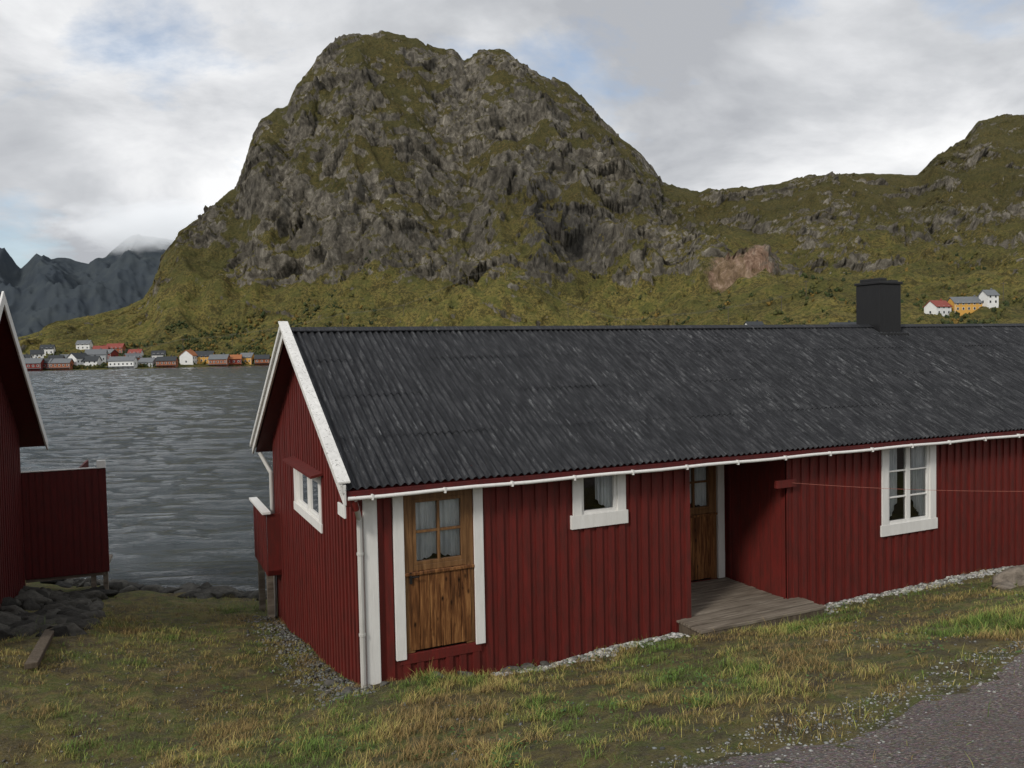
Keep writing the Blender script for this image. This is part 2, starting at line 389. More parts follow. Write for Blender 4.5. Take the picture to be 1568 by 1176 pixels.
mb.obj('ridge_cap',[m_roof],H)
def barge(x,xo,pts,mats,parent,name='barge_board',w=0.21):
    mb=MB()
    for (ya,za),(yb,zb) in zip(pts[:-1],pts[1:]):
        mb.hexa([(x,ya,za-w),(xo,ya,za-w),(xo,yb,zb-w),(x,yb,zb-w),(x,ya,za),(xo,ya,za),(xo,yb,zb),(x,yb,zb)])
    mb.obj(name,mats,parent,0.006)
barge(-0.335,-0.30,[(-0.33,EZ+0.035),(3.499,RZ+0.065)],[m_whitel],H,w=.24)
barge(-0.335,-0.30,[(3.502,RZ+0.065),(7.6,-1.76)],[m_whitel],H)
barge(-0.375,-0.337,[(-0.33,EZ+0.06),(3.499,RZ+0.09)],[m_whitel],H,w=0.11,name='barge_cap')
barge(-0.375,-0.337,[(3.502,RZ+0.085),(7.6,-1.74)],[m_whitel],H,w=0.09,name='barge_cap')
mb=MB(); mb.hexa([(-0.40,-0.34,EZ+0.062),(-0.25,-0.34,EZ+0.062),(-0.25,3.5,RZ+0.092),(-0.40,3.5,RZ+0.092),(-0.40,-0.34,EZ+0.085),(-0.25,-0.34,EZ+0.085),(-0.25,3.5,RZ+0.115),(-0.40,3.5,RZ+0.115)])
mb.obj('barge_top_board',[m_whitel],H,.004)
mb=MB(); mb.box(-0.33,-0.302,-0.31,0.02,EZ-0.36,EZ-0.21); mb.obj('barge_foot',[m_white],H,0.005)
mb=MB(); mb.box(-0.298,-0.02,-0.0,0.05,EZ-0.28,EZ-0.12); mb.obj('eave_bracket',[m_red],H,0.005)
mb=MB(); mb.box(-0.28,LEN,-0.30,-0.27,EZ-0.115,EZ-0.045); mb.obj('fascia',[m_red2],H,0.004)
mb=MB(); 
seg=60
for i in range(seg):
    xa=-0.28+(LEN+0.28)*i/seg; xb=-0.28+(LEN+0.28)*(i+1)/seg
    mb.tube((xa,-0.325,EZ-0.125-0.006*math.sin(i*1.3)),(xb,-0.325,EZ-0.125-0.006*math.sin((i+1)*1.3)),0.023)
x=0.0
while x<LEN:
    mb.box(x,x+0.022,-0.352,-0.298,EZ-0.162,EZ-0.095); x+=0.92
mb.obj('gutter',[m_white],H)
mb=MB()
mb.tube((-0.085,-0.055,EZ-0.42),(-0.085,-0.055,-4.08),0.036); mb.tube((-0.2,-0.3,EZ-0.14),(-0.085,-0.055,EZ-0.43),0.034)
for z in (-2.4,-3.4): mb.tube((-0.085,-0.055,z),(-0.085,-0.055,z-0.03),0.045)
mb.tube((-0.2,7.45,-1.95),(-0.07,6.95,-2.3),0.04); mb.tube((-0.07,6.95,-2.28),(-0.07,6.95,-5.3),0.04)
mb.obj('downspouts',[m_grey],H,smooth=False)
mb=MB(); mb.tube((-0.215,-0.3,EZ-0.1),(-0.17,-0.24,EZ-0.28),0.042); mb.obj('downspout_outlet',[m_red],H)
mb=MB(); cx=12.9
mb.box(cx-0.33,cx+0.33,3.2,3.86,-0.05,1.36); mb.box(cx-0.36,cx+0.36,3.17,3.89,1.362,1.42)
mb.box(cx-0.28,cx-0.05,3.25,3.8,1.422,1.50); mb.box(cx+0.06,cx+0.30,3.25,3.8,1.422,1.46)
mb.box(cx-0.42,cx+0.42,3.06,3.98,0.20,0.27); mb.obj('chimney',[m_black],H,0.01)
mb=MB(); y=-0.60
while y<1.44:
    mb.box(4.62 if y<-.02 else 4.9,7.0 if y<-.02 else 6.745,y,y+0.110,-4.02+random.uniform(-.006,.004),-3.985+random.uniform(-.008,.008)); y+=0.128
mb.obj('porch_deck',[m_deck],H,0.005)
mb=MB(); mb.box(4.66,6.96,-0.595,-0.555,-4.22,-4.028); mb.box(4.66,4.70,-0.555,0,-4.22,-4.028); mb.box(6.92,6.96,-0.555,0,-4.3,-4.028)
mb.obj('deck_frame',[m_timber],H)
mb=MB(); mb.box(6.5,6.9,-0.09,-0.03,-2.2,-2.08); mb.obj('line_bracket',[m_red],H,0.005)
mb=MB()
P=lambda a,o,z:(-0.28-o,a,z)
clad(mb,P,6.3,8.1,-4.2,lambda a:-3.0,pitch=0.12,bw=0.06,bo=0.012)
mb.box(-0.275,0.0,6.3,8.1,-4.2,-4.1); mb.box(-0.27,-0.0,6.3,6.33,-4.2,-3.0)
mb.obj('balcony_cladding',[m_red],H)
mb=MB(); mb.box(-0.36,-0.2,6.25,8.15,-2.998,-2.95); mb.obj('balcony_rail',[m_white],H,0.004)
mb=MB(); 
for yy in (6.7,7.9): mb.box(-0.24,-0.12,yy,yy+0.12,-5.9,-4.2)
mb.obj('balcony_posts',[m_deck],H)

mb=MB()
p=Vector((*uv2xy(6.8,-0.1),-2.13)); q=Vector((9.9,11.7,-2.12)); prev=None
for i in range(25):
    t=i/24; r=p.lerp(q,t); r.z-=0.10*4*t*(1-t)
    if prev is not None: mb.tube(prev,r,0.003,0,5)
    prev=r
mb.tube((9.95,11.7,-1.95),(9.95,11.7,-4.3),0.04); mb.obj('clothesline',[paint('line',(0.40,0.14,0.10),(0.3,0.1,0.08))])

# ================================================================ neighbouring red cabin (left)
A2=math.radians(21.1); H2=empty('red_cabin',(-10.98,18.17,0),A2)
g2=lambda a,o,z:(o,a,z)
def rt2(y): return -1.8+(1.27+1.8)*(0.4-y)/3.97 if y>-3.57 else 1.27-(1.27+1.8)*(-3.57-y)/3.97
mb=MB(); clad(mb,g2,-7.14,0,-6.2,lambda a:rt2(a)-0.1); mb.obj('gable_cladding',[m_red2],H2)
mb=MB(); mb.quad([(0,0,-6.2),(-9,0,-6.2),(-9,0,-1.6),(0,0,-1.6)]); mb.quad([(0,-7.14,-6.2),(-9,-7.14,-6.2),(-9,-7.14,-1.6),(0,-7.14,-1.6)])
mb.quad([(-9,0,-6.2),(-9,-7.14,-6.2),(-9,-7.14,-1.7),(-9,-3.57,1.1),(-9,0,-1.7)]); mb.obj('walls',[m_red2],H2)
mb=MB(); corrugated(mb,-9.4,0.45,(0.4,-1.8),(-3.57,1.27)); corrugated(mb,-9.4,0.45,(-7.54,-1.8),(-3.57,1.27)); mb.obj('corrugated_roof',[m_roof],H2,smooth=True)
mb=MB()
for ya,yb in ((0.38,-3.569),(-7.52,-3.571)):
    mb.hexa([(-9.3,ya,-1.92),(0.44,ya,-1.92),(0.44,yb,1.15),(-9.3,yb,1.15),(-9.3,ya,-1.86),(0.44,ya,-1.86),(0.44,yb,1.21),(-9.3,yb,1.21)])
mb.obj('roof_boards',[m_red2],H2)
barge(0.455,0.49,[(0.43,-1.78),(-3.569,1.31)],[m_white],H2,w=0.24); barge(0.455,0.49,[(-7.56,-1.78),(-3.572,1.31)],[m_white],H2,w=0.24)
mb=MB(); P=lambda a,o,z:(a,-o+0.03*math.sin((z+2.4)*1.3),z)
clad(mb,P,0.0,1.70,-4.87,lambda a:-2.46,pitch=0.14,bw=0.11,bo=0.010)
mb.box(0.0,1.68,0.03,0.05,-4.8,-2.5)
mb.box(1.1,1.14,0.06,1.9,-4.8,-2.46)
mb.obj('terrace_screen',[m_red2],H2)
mb=MB(); mb.box(0.0,1.5,-0.03,0.02,-2.458,-2.43); mb.box(1.52,1.70,-0.05,0.06,-2.456,-2.28); mb.obj('terrace_rail_cap',[m_white],H2,0.006)
mb=MB(); 
for xx in (1.3,1.55): mb.box(xx,xx+0.1,0.1,0.2,-6,-4.8)
mb.box(0,1.6,0.05,1.9,-4.95,-4.88); mb.obj('terrace_posts',[m_deck],H2)

# ================================================================ water (real wave relief plus fine ripple bump)
m_w,nt,b=newmat('sea_water',0.09,0.5)
b.inputs['Base Color'].default_value=(0.04,0.052,0.058,1); b.inputs['IOR'].default_value=1.36
n1=noisen(nt,coord(nt,(0.6,2.6,1),(0,0,0.10)),1.5,5,0.65,0.4); n3=noisen(nt,coord(nt,(1.8,5.8,1)),2,3,0.6)
bump(nt,b,mth(nt,'ADD',n1,mth(nt,'MULTIPLY',n3,0.4)),1.0,0.34)
rw=np.concatenate([np.linspace(-1.6,-.70,24)[:-1],np.linspace(-.70,-.22,360),np.linspace(-.22,1.6,90)[1:]])
Yw=np.concatenate([12*np.exp(np.linspace(0,math.log(640/12),760)),[900,2000,5000]])
V=[]
for Y in Yw:
    for r in rw:
        X=r*Y
        if Y<650 and -.72<r<.3:
            pz=0.8+0.8*noise.noise((X/60,Y/18,3))
            wx=X+1.2*noise.noise((X/5,Y/5,1)); 
            z=0.16*noise.noise((wx/5.0,Y/1.5,0))+0.10*pz*noise.noise((wx/1.9,Y/0.52,5))+0.10*noise.noise((X/14,Y/4.5,8))
            z*=(1+min(.9,Y/300))
        else: z=0
        V.append((X,Y,WATER+z))
nr=len(rw); F=[(j*nr+i,j*nr+i+1,(j+1)*nr+i+1,(j+1)*nr+i) for j in range(len(Yw)-1) for i in range(nr-1)]
npmesh('sea_water',V,F,m_w,smooth=True)

# ================================================================ mountains
def interp(t,x): return float(np.interp(x,[p[0] for p in t],[p[1] for p in t]))
SK=[(-1.2,.05),(-.9,.04),(-.70,.022),(-.62,.02),(-.6,.028),(-.545,.047),(-.475,.059),(-.447,.071),(-.434,.088),(-.423,.120),(-.402,.148),(-.382,.163),(-.349,.190),(-.329,.206),(-.317,.232),(-.309,.263),(-.296,.286),(-.264,.302),(-.254,.324),(-.233,.347),(-.212,.370),(-.192,.381),(-.145,.389),(-.105,.381),(-.086,.370),(-.062,.365),(-.049,.350),(-.031,.363),(-.003,.363),(.013,.349),(.036,.335),(.076,.318),(.095,.299),(.111,.279),(.138,.254),(.158,.238),(.180,.217),(.187,.200),(.232,.187),(.244,.192),(.296,.193),(.336,.200),(.388,.207),(.440,.208),(.496,.203),(.520,.228),(.553,.247),(.569,.266),(.601,.272),(.631,.274),(.7,.28),(.85,.25),(1.2,.2)]
G1=[(0,0),(.04,.012),(.12,.06),(.25,.15),(.36,.26),(.46,.42),(.62,.66),(.8,.87),(.92,.97),(1,1)]
G2=[(0,0),(.1,.18),(.2,.33),(.35,.43),(.5,.60),(.7,.80),(.85,.92),(1,1)]
def shoreY(r): return interp([(-1.2,520),(-.62,545),(-.45,570),(-.3,605),(-.1,600),(.1,520),(.3,380),(.5,330),(1.2,300)],r)
def ridgeY(r): return interp([(-1.2,800),(-.6,760),(-.45,850),(-.3,980),(-.1,1020),(.15,1000),(.3,1050),(.5,1080),(.56,1300),(1.2,1300)],r)
def facet(x,y,z,sc,seed):
    q=Vector((x/sc+seed,y/sc,z/sc)); d,ps=noise.voronoi(q)
    c=ps[0]; rv=noise.noise_vector(c*3.7+Vector((seed,1.7,2.9)))
    return (q-c).dot(rv)*2.6+rv.x*0.6
def lob(r,e,r0,e0,sr,se): return math.exp(-((r-r0)/sr)**2-((e-e0)/se)**2)
def base_z(r,Y):
    Ys=shoreY(r);D=ridgeY(r);t=(Y-Ys)/(D-Ys); X=r*Y
    if t<0: return WATER-1.5+t*40,t
    e0=WATER/Ys;E=interp(SK,r)
    w=min(1,max(0,(r-.12)/.25)); tt=min(t,1)
    g=interp(G1,tt)*(1-w)+interp(G2,tt)*w
    z=(e0+(E-e0)*g)*min(Y,D)
    if t>1: z-=(Y-D)*0.9
    z+=0.4+min(1,t*25)*1.4
    kn=0.25*noise.noise((X/18,Y/18,0))
    k=math.exp(-abs((r+.03)/.095)**2.6-((Y-650)/30)**2); z+=(34*k)*(1+kn)
    k2=math.exp(-((r+.19)/.10)**2-((Y-668)/30)**2); z+=15*k2*(1+kn)
    z+=3.0*noise.noise((X/9,Y/9,2))*(k+k2)
    cl=math.exp(-((r-.275)/.06)**4); z+=cl*26*(ss(626,642,Y+8*noise.noise((X/12,0,3)))-ss(642,780,Y))
    big=min(1,E/.30); e1=min(1,max(0,(tt-.12)/.25)); env=big*e1*(1-0.9*ss(.70,1,tt))
    wx=22*noise.noise((X/55,Y/70,2)); wy=30*noise.noise((X/60,Y/60,12))
    n1=noise.ridged_multi_fractal(Vector(((X+wx+0.35*Y)/150,(Y+wy)/260,0.0)),1.0,2.1,3,1.0,2.0)-1.1
    n2=noise.ridged_multi_fractal(Vector(((X+wx-0.45*Y)/75,(Y+wy)/130,3.0)),1.0,2.1,3,1.0,2.0)-1.1
    z+=env*(48*n1+20*n2)*(1-.25*w)
    z+=min(1,t*8)*3.2*noise.fractal(Vector((X/22,Y/22,5.0)),0.75,2.1,5)*(1-.6*ss(.85,1,tt))
    return z,t
def terrain(r,Y): return base_z(r,Y)[0]
def tpos(r,Y):
    z,t=base_z(r,Y); X=r*Y
    if t<=0.02: return (X,Y,z),0.0,0.0
    e=z/Y; tt=min(t,1)
    w=ss(.18,.28,r)
    m=.535+.66*noise.fractal(Vector((X/75+z/300,z/55+Y/160,4)),0.5,2.1,6)
    m+=.25*lob(r,e,-.16,.155,.10,.05)+.34*lob(r,e,-.035,.30,.05,.045)+.22*lob(r,e,.07,.16,.06,.06)+.18*lob(r,e,.14,.20,.05,.05)+.20*lob(r,e,-.28,.20,.05,.04)+.2*lob(r,e,.45,.15,.15,.03)
    m-=.20*lob(r,e,-.38,.12,.05,.05)+.14*lob(r,e,-.2,.34,.07,.035)+.12*lob(r,e,-.11,.24,.05,.03)+.08*w
    m-=.75*(1-ss(.060,.100,e))*(1-.35*w)
    rock=ss(.34,.64,m)
    dark=.85*lob(r,e,.045,.165,.055,.055)+.4*lob(r,e,.10,.13,.03,.03)+.35*lob(r,e,-.33,.2,.03,.04)
    a=(.30+.70*rock)*min(1,tt/.15)*(1-.40*ss(.9,1,tt))*(1-.25*w)
    sx=X+.4*z; 
    d=12*facet(sx,Y,z*.75,52,3.1)+6.5*facet(X-.35*z,Y,z*.8,21,9.7)+2.8*facet(sx,Y,z,8.5,1.3)+3.4*noise.fractal(Vector((X/11,Y/11,z/11)),.5,2.2,4)
    d*=a
    return (X,Y-.72*d,z+.42*d),rock,dark
def sheet(name,r0,r1,nr,Yf,rowsT,fn,mat):
    V=[];rs=np.linspace(r0,r1,nr)
    for t in rowsT:
        for r in rs:
            Y=Yf(r,t); V.append((r*Y,Y,fn(r,Y)))
    F=[(j*nr+i,j*nr+i+1,(j+1)*nr+i+1,(j+1)*nr+i) for j in range(len(rowsT)-1) for i in range(nr-1)]
    return npmesh(name,V,F,mat)
def mountmat(name,haze):
    m,nt,b=newmat(name,0.95,0.1)
    c0=coord(nt); geo=nt.nodes.new('ShaderNodeNewGeometry'); sp=nt.nodes.new('ShaderNodeSeparateXYZ'); nt.links.new(geo.outputs['Normal'],sp.inputs[0])
    at=nt.nodes.new('ShaderNodeAttribute'); at.attribute_name='Col'; asep=nt.nodes.new('ShaderNodeSeparateColor'); nt.links.new(at.outputs['Color'],asep.inputs[0])
    ps=nt.nodes.new('ShaderNodeSeparateXYZ'); nt.links.new(geo.outputs['Position'],ps.inputs[0])
    nA=noisen(nt,c0,0.016,6,0.65,0.4); nB=noisen(nt,c0,0.07,8,0.75,0.3); nC=noisen(nt,coord(nt,(1,1,0.7),(0,.5,0)),0.13,7,0.78,0.6); nD=noisen(nt,coord(nt,(1,1,1)),0.45,5,0.8)
    rock=ramp(nt,nC,[(0.33,(0.038,0.035,0.029)),(0.45,(0.115,0.102,0.08)),(0.56,(0.22,0.198,0.158)),(0.68,(0.42,0.385,0.32))])
    rock=mix(nt,ramp(nt,nA,[(0.38,0.5),(0.55,0.0)]),rock,(0.068,0.06,0.048))
    rock=mix(nt,mth(nt,'MULTIPLY',asep.outputs[1],0.75),rock,(0.032,0.032,0.035))
    hf=mth(nt,'DIVIDE',ps.outputs[2],330.0,True)
    glow=ramp(nt,nB,[(0.3,(0.06,0.066,0.02)),(0.43,(0.15,0.145,0.038)),(0.52,(0.26,0.21,0.06)),(0.62,(0.22,0.16,0.05)),(0.72,(0.26,0.14,0.045))])
    ghi=ramp(nt,nB,[(0.3,(0.045,0.044,0.016)),(0.45,(0.10,0.086,0.028)),(0.58,(0.145,0.108,0.038)),(0.7,(0.18,0.115,0.042))])
    grass=mix(nt,ramp(nt,hf,[(0.13,0.0),(0.42,1.0)]),glow,ghi)
    grass=mix(nt,ramp(nt,nA,[(0.42,0.45),(0.55,0.0)]),grass,(0.07,0.068,0.024))
    shr=mth(nt,'ADD',mth(nt,'MULTIPLY',nD,0.6),mth(nt,'MULTIPLY',nB,0.4))
    grass=mix(nt,ramp(nt,shr,[(0.48,0.0),(0.54,0.75)]),grass,(0.036,0.041,0.014))
    s=mth(nt,'ADD',mth(nt,'MULTIPLY',mth(nt,'SUBTRACT',1.0,asep.outputs[0]),0.34),mth(nt,'MULTIPLY',sp.outputs[2],0.66))
    s=mth(nt,'ADD',s,mth(nt,'MULTIPLY',mth(nt,'SUBTRACT',nB,0.5),1.2)); s=mth(nt,'SUBTRACT',s,mth(nt,'MULTIPLY',mth(nt,'SUBTRACT',nC,0.5),0.6))
    fac=ramp(nt,s,[(0.41,0.0),(0.51,1.0)])
    vm=nt.nodes.new('ShaderNodeVectorMath'); vm.operation='DISTANCE'; nt.links.new(geo.outputs['Position'],vm.inputs[0]); vm.inputs[1].default_value=(177,634,56)
    sc=mth(nt,'ADD',mth(nt,'DIVIDE',vm.outputs['Value'],74.0),mth(nt,'MULTIPLY',nB,0.9))
    scf=ramp(nt,sc,[(0.72,0.9),(0.84,0.0)])
    rock=mix(nt,scf,rock,ramp(nt,nC,[(0.35,(0.12,0.07,0.045)),(0.5,(0.30,0.19,0.13)),(0.6,(0.48,0.34,0.25))]))
    fac=mth(nt,'MULTIPLY',fac,mth(nt,'SUBTRACT',1.0,mth(nt,'MULTIPLY',scf,0.8)),True)
    c=mix(nt,fac,rock,grass)
    c=mix(nt,haze,c,(0.2,0.24,0.28))
    nt.links.new(c,b.inputs['Base Color'])
    bump(nt,b,mth(nt,'ADD',nC,mth(nt,'MULTIPLY',nD,0.4)),0.9,5.0)
    return m
m_mt=mountmat('rock_and_autumn_grass',0.02)
rows=np.concatenate([[-0.06,-0.02,0.0],np.linspace(0.01,1.0,280),[1.01,1.03,1.08,1.2,1.6]])
rr=np.concatenate([np.linspace(-.95,-.66,50)[:-1],np.linspace(-.66,.68,860),np.linspace(.68,.95,40)[1:]])
V=[];C=[]
for t in rows:
    for r in rr:
        Ys=shoreY(r); Y=Ys+t*(ridgeY(r)-Ys); p,rk,dk=tpos(r,Y); V.append(p); C.append((rk,dk,0))
nr=len(rr); F=[(j*nr+i,j*nr+i+1,(j+1)*nr+i+1,(j+1)*nr+i) for j in range(len(rows)-1) for i in range(nr-1)]
npmesh('mountain',V,F,m_mt,np.array(C))
FP=[(-1.3,.12),(-.9,.15),(-.75,.17),(-.66,.152),(-.621,.140),(-.606,.126),(-.594,.117),(-.585,.124),(-.574,.134),(-.565,.127),(-.558,.1225),(-.534,.124),(-.51,.117),(-.49,.1255),(-.47,.143),(-.458,.15),(-.43,.147),(-.402,.14),(-.33,.12),(-.2,.08)]
def far(r,Y):
    t=(Y-2300)/900; E=interp(FP,r); X=r*Y
    tt=min(max(t,0),1)
    Es=E*ss(-.1,1,tt)+(0.13+0.02*noise.noise((X/300,0,0)))*(1-ss(-.1,1,tt))
    z=Es*3200*(tt**0.85) if t<=1 else E*3200-(Y-3200)*.8
    env=1 if tt<.8 else 1-.82*ss(.8,1,tt)
    z+=min(1,max(tt,0)*5)*env*85*(noise.ridged_multi_fractal(Vector(((X+.5*Y)/350,(Y-.3*X)/450,1)),0.9,2.1,6,1.0,2.0)-1.1)
    if t<0: z=WATER-3
    return z
m_far,nt,b=newmat('haze_tinted_rock',1.0,0.0)
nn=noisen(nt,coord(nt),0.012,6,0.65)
nt.links.new(ramp(nt,nn,[(0.35,(0.045,0.055,0.067)),(0.6,(0.058,0.069,0.077)),(0.75,(0.072,0.082,0.082))]),b.inputs['Base Color'])  # aerial haze is baked into this bluish base colour
sheet('distant_mountains',-1.1,-0.2,420,lambda r,t:2300+900*t,np.concatenate([[-0.02],np.linspace(0,1,150),[1.05,1.3]]),far,m_far)
# cloud wrapping the distant summit (a real volume; the emission stands in for light scattered many times inside it)
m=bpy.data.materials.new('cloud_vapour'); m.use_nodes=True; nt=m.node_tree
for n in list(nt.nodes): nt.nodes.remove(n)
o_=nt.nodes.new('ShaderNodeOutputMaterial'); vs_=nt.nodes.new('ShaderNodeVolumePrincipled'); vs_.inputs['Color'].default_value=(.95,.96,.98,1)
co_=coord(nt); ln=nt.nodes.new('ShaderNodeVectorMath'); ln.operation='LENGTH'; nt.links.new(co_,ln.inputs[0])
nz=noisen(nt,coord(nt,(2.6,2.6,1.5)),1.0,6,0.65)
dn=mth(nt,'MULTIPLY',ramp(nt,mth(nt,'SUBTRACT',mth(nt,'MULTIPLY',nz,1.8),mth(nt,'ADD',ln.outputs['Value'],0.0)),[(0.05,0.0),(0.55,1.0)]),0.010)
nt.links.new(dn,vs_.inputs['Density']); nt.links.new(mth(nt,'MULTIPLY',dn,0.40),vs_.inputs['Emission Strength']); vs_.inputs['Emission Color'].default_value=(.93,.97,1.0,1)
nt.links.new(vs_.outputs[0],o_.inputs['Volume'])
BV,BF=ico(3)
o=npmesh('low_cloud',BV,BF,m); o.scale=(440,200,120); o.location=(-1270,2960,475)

# ================================================================ far shore: trees, houses, poles
pts=[];scl=[];cols=[]
pal=[(0.035,0.05,0.016),(0.05,0.065,0.02),(0.10,0.095,0.025),(0.18,0.12,0.03),(0.03,0.04,0.015),(0.075,0.08,0.025),(0.05,0.06,0.02)]
n=0
while n<4200:
    left=random.random()<.5
    r=random.uniform(-.66,-.26) if left else random.uniform(-.26,.68)
    Ys=shoreY(r);D=ridgeY(r); t=random.random()**1.8*0.36
    if t<0.012: continue
    Y=Ys+t*(D-Ys)
    d=noise.noise((r*40,t*22,3.3))+.5*noise.noise((r*120,t*60,1))+0.12-t*0.8
    if -.16<r<.11: d-=0.45
    if r<-.3: d+=0.28
    if random.random()>max(0,d*2.0): continue
    z=tpos(r,Y)[0][2]; s=random.uniform(.6,1.9)
    c=random.choice(pal)
    for q in range(3):
        pts.append((r*Y+random.uniform(-s,s)*.8,Y+random.uniform(-s,s)*.6,z+s*(0.3+0.45*q)));k=s*(.85-.2*q)
        scl.append((k*random.uniform(.7,1.1),k*random.uniform(.7,1.1),k*random.uniform(.8,1.3)));cols.append(c)
    n+=1
m_tree=attrmat('autumn_foliage',0.9,0.8,0.6,1.6)
blobs('distant_trees',pts,scl,m_tree,cols,1,0.38)

def cm(name,c): 
    m,nt,b=newmat(name,0.7,0.2); nt.links.new(mix(nt,noisen(nt,coord(nt),0.8,4),tuple(x*0.75 for x in c),tuple(min(1,x*1.1) for x in c)),b.inputs['Base Color']); return m
mh={'red':cm('cabin_red',(0.20,0.035,0.028)),'white':cm('house_white',(0.78,0.78,0.76)),'orange':cm('house_ochre',(0.66,0.37,0.09)),'grey':cm('house_grey',(0.45,0.47,0.48)),'rust':cm('cabin_rust',(0.32,0.11,0.05))}
rh={'d':cm('slate_roof',(0.05,0.055,0.06)),'r':cm('red_roof',(0.26,0.07,0.055)),'g':cm('grey_roof',(0.16,0.17,0.18)),'o':cm('rust_roof',(0.36,0.14,0.06))}
m_win=cm('far_window',(0.03,0.035,0.04)); m_tr=mh['white']
def house(name,r,Y,w,d,h,col,roof,rot=0,z=None,piles=False):
    X=r*Y
    if z is None: z=max(terrain(r,Y),terrain(r,Y-d/2))-0.1
    mb=MB(); rhh=d*0.38
    mb.box(-w/2,w/2,-d/2,d/2,-3,h,0)
    mb.quad([(-w/2,-d/2,h),(-w/2,d/2,h),(-w/2,0,h+rhh)],0); mb.quad([(w/2,-d/2,h),(w/2,d/2,h),(w/2,0,h+rhh)],0)
    o=0.5
    for s in (-1,1):
        mb.hexa([(-w/2-o,s*(d/2+o),h-o*.76),(w/2+o,s*(d/2+o),h-o*.76),(w/2+o,0,h+rhh),(-w/2-o,0,h+rhh),
                 (-w/2-o,s*(d/2+o),h-o*.76+.3),(w/2+o,s*(d/2+o),h-o*.76+.3),(w/2+o,0,h+rhh+.3),(-w/2-o,0,h+rhh+.3)],1)
    k=max(2,int(w/2.6))
    for i in range(k):
        x=-w/2+(i+.5)*w/k
        for fl in range(1 if h<4 else 2):
            zz=0.9+fl*2.7
            mb.box(x-.62,x+.62,-d/2-.05,-d/2,zz-.12,zz+1.32,3); mb.box(x-.45,x+.45,-d/2-.09,-d/2-.051,zz,zz+1.2,2)
    for sx in (-1,1):
        mb.box(sx*w/2-.06 if sx>0 else -w/2-.06, sx*w/2+.06 if sx>0 else -w/2+.06,-d/2-.06,-d/2+.1,-1,h,3)
        mb.box(min(sx*(w/2),sx*(w/2+.07)),max(sx*(w/2),sx*(w/2+.07)),-.5,.5,1,2.3,2)
    mb.box(w*.2,w*.2+.7,-.35,.35,h+rhh*.5,h+rhh+1.1,1)
    if piles:
        for i in range(6):
            for yy in (-d/2-1,d/2-1): mb.box(-w/2+i*w/5-.12,-w/2+i*w/5+.12,yy,yy+.25,-5,-0.0,2)
        mb.box(-w/2-1,w/2+1,-d/2-2,-d/2,-.35,-.05,1)
    o=mb.obj(name,[mh[col],rh[roof],m_win,m_tr]); o.location=(X,Y,z); o.rotation_euler=(0,0,rot); return o
sh=lambda r:shoreY(r)
for r,dy,w,d,h,c,rf,rot,p in [
 (-.586,3,15,8,3.4,'red','g',.1,1),(-.568,6,11,7,3.4,'red','d',-.1,1),(-.549,3,13,7,3.2,'rust','g',.1,1),(-.528,10,11,9,6.5,'white','d',1.2,0),
 (-.506,20,13,9,7.5,'grey','g',.3,0),(-.512,9,10,8,5,'white','d',.1,0),(-.474,3,17,7,3.8,'white','g',.05,1),
 (-.462,24,10,7,4,'rust','g',.8,0),(-.443,8,11,7,3.2,'grey','g',-.2,0),(-.420,3,13,7,3.2,'rust','d',.1,1),(-.393,12,9,10,6,'white','o',1.45,0),(-.376,14,15,9,4.6,'orange','d',.1,0),
 (-.356,4,13,8,3.6,'rust','g',.0,1),(-.338,5,10,7,3.6,'red','o',.2,1),(-.322,8,9,8,4.3,'orange','g',-.1,0),(-.304,3,10,7,3.2,'rust','d',.2,1),(-.606,16,11,8,5,'white','g',.2,0),(-.595,34,9,8,5,'white','d',.3,0),
 (-.500,64,10,8,5,'red','r',.3,0),(-.482,74,12,8,4.5,'rust','r',.1,0),(-.490,46,10,7,4,'red','g',-.4,0),(-.578,52,8,7,5.5,'white','d',.5,0),(-.54,40,10,7,4,'white','g',.2,0),(-.43,34,9,7,4,'white','d',.3,0),(-.555,26,9,7,4.4,'red','d',.3,0),(-.565,80,9,7,4.4,'white','d',.3,0),(-.52,90,10,7,4.4,'white','g',.1,0),(-.458,52,9,7,4.2,'white','r',.1,0)]:
    Y=sh(r)+dy
    house({'red':'red_boathouse' if p else 'red_house','white':'white_house','grey':'grey_house','orange':'ochre_house','rust':'rust_red_boathouse' if p else 'rust_red_house'}[c],r,Y,w,d,h,c,rf,rot,z=(WATER+2.0) if p else None,piles=bool(p))
for r,Y,w,d,h,c,rf,rot,nm in [(.520,432,10,8,4.6,'white','r',.35,'white_house'),(.556,434,18,8,4.6,'orange','g',.05,'ochre_house'),(.582,430,6,7,5,'white','g',.1,'white_house'),(.405,400,13,7,3.6,'white','d',.1,'white_house'),(.296,455,9,7,3.4,'white','d',.2,'white_house')]:
    house(nm,r,Y,w,d,h,c,rf,rot)
m_pole=cm('pole_wood',(0.10,0.085,0.07)); m_wire=cm('wire',(0.16,0.16,0.15)); tops=[]
for r,Y in [(-.47,600),(-.40,632),(-.34,650),(-.205,655),(-.13,652),(-.05,650),(-.005,655),(.07,640),(.14,600),(.20,560),(.265,520),(.33,500),(.36,540),(.60,460)]:
    z=terrain(r,Y); mb=MB(); mb.tube((0,0,-1),(0,0,10.5),.22,0,6,.15); mb.box(-1.6,1.6,-.12,.12,9.6,9.85); o=mb.obj('utility_pole',[m_pole]); o.location=(r*Y,Y,z)
    tops.append(Vector((r*Y,Y,z+10.0)))
mb=MB()
for a,b_ in zip(tops[:-3],tops[1:-2]):
    for off in (-1.4,0,1.4):
        prev=None
        for i in range(13):
            t=i/12; p=a.lerp(b_,t)+Vector((0,off,off*.35)); p.z-=(a-b_).length*.02*4*t*(1-t)
            if prev is not None: mb.tube(prev,p,.035,0,4)
            prev=p
mb.obj('power_line',[m_wire])

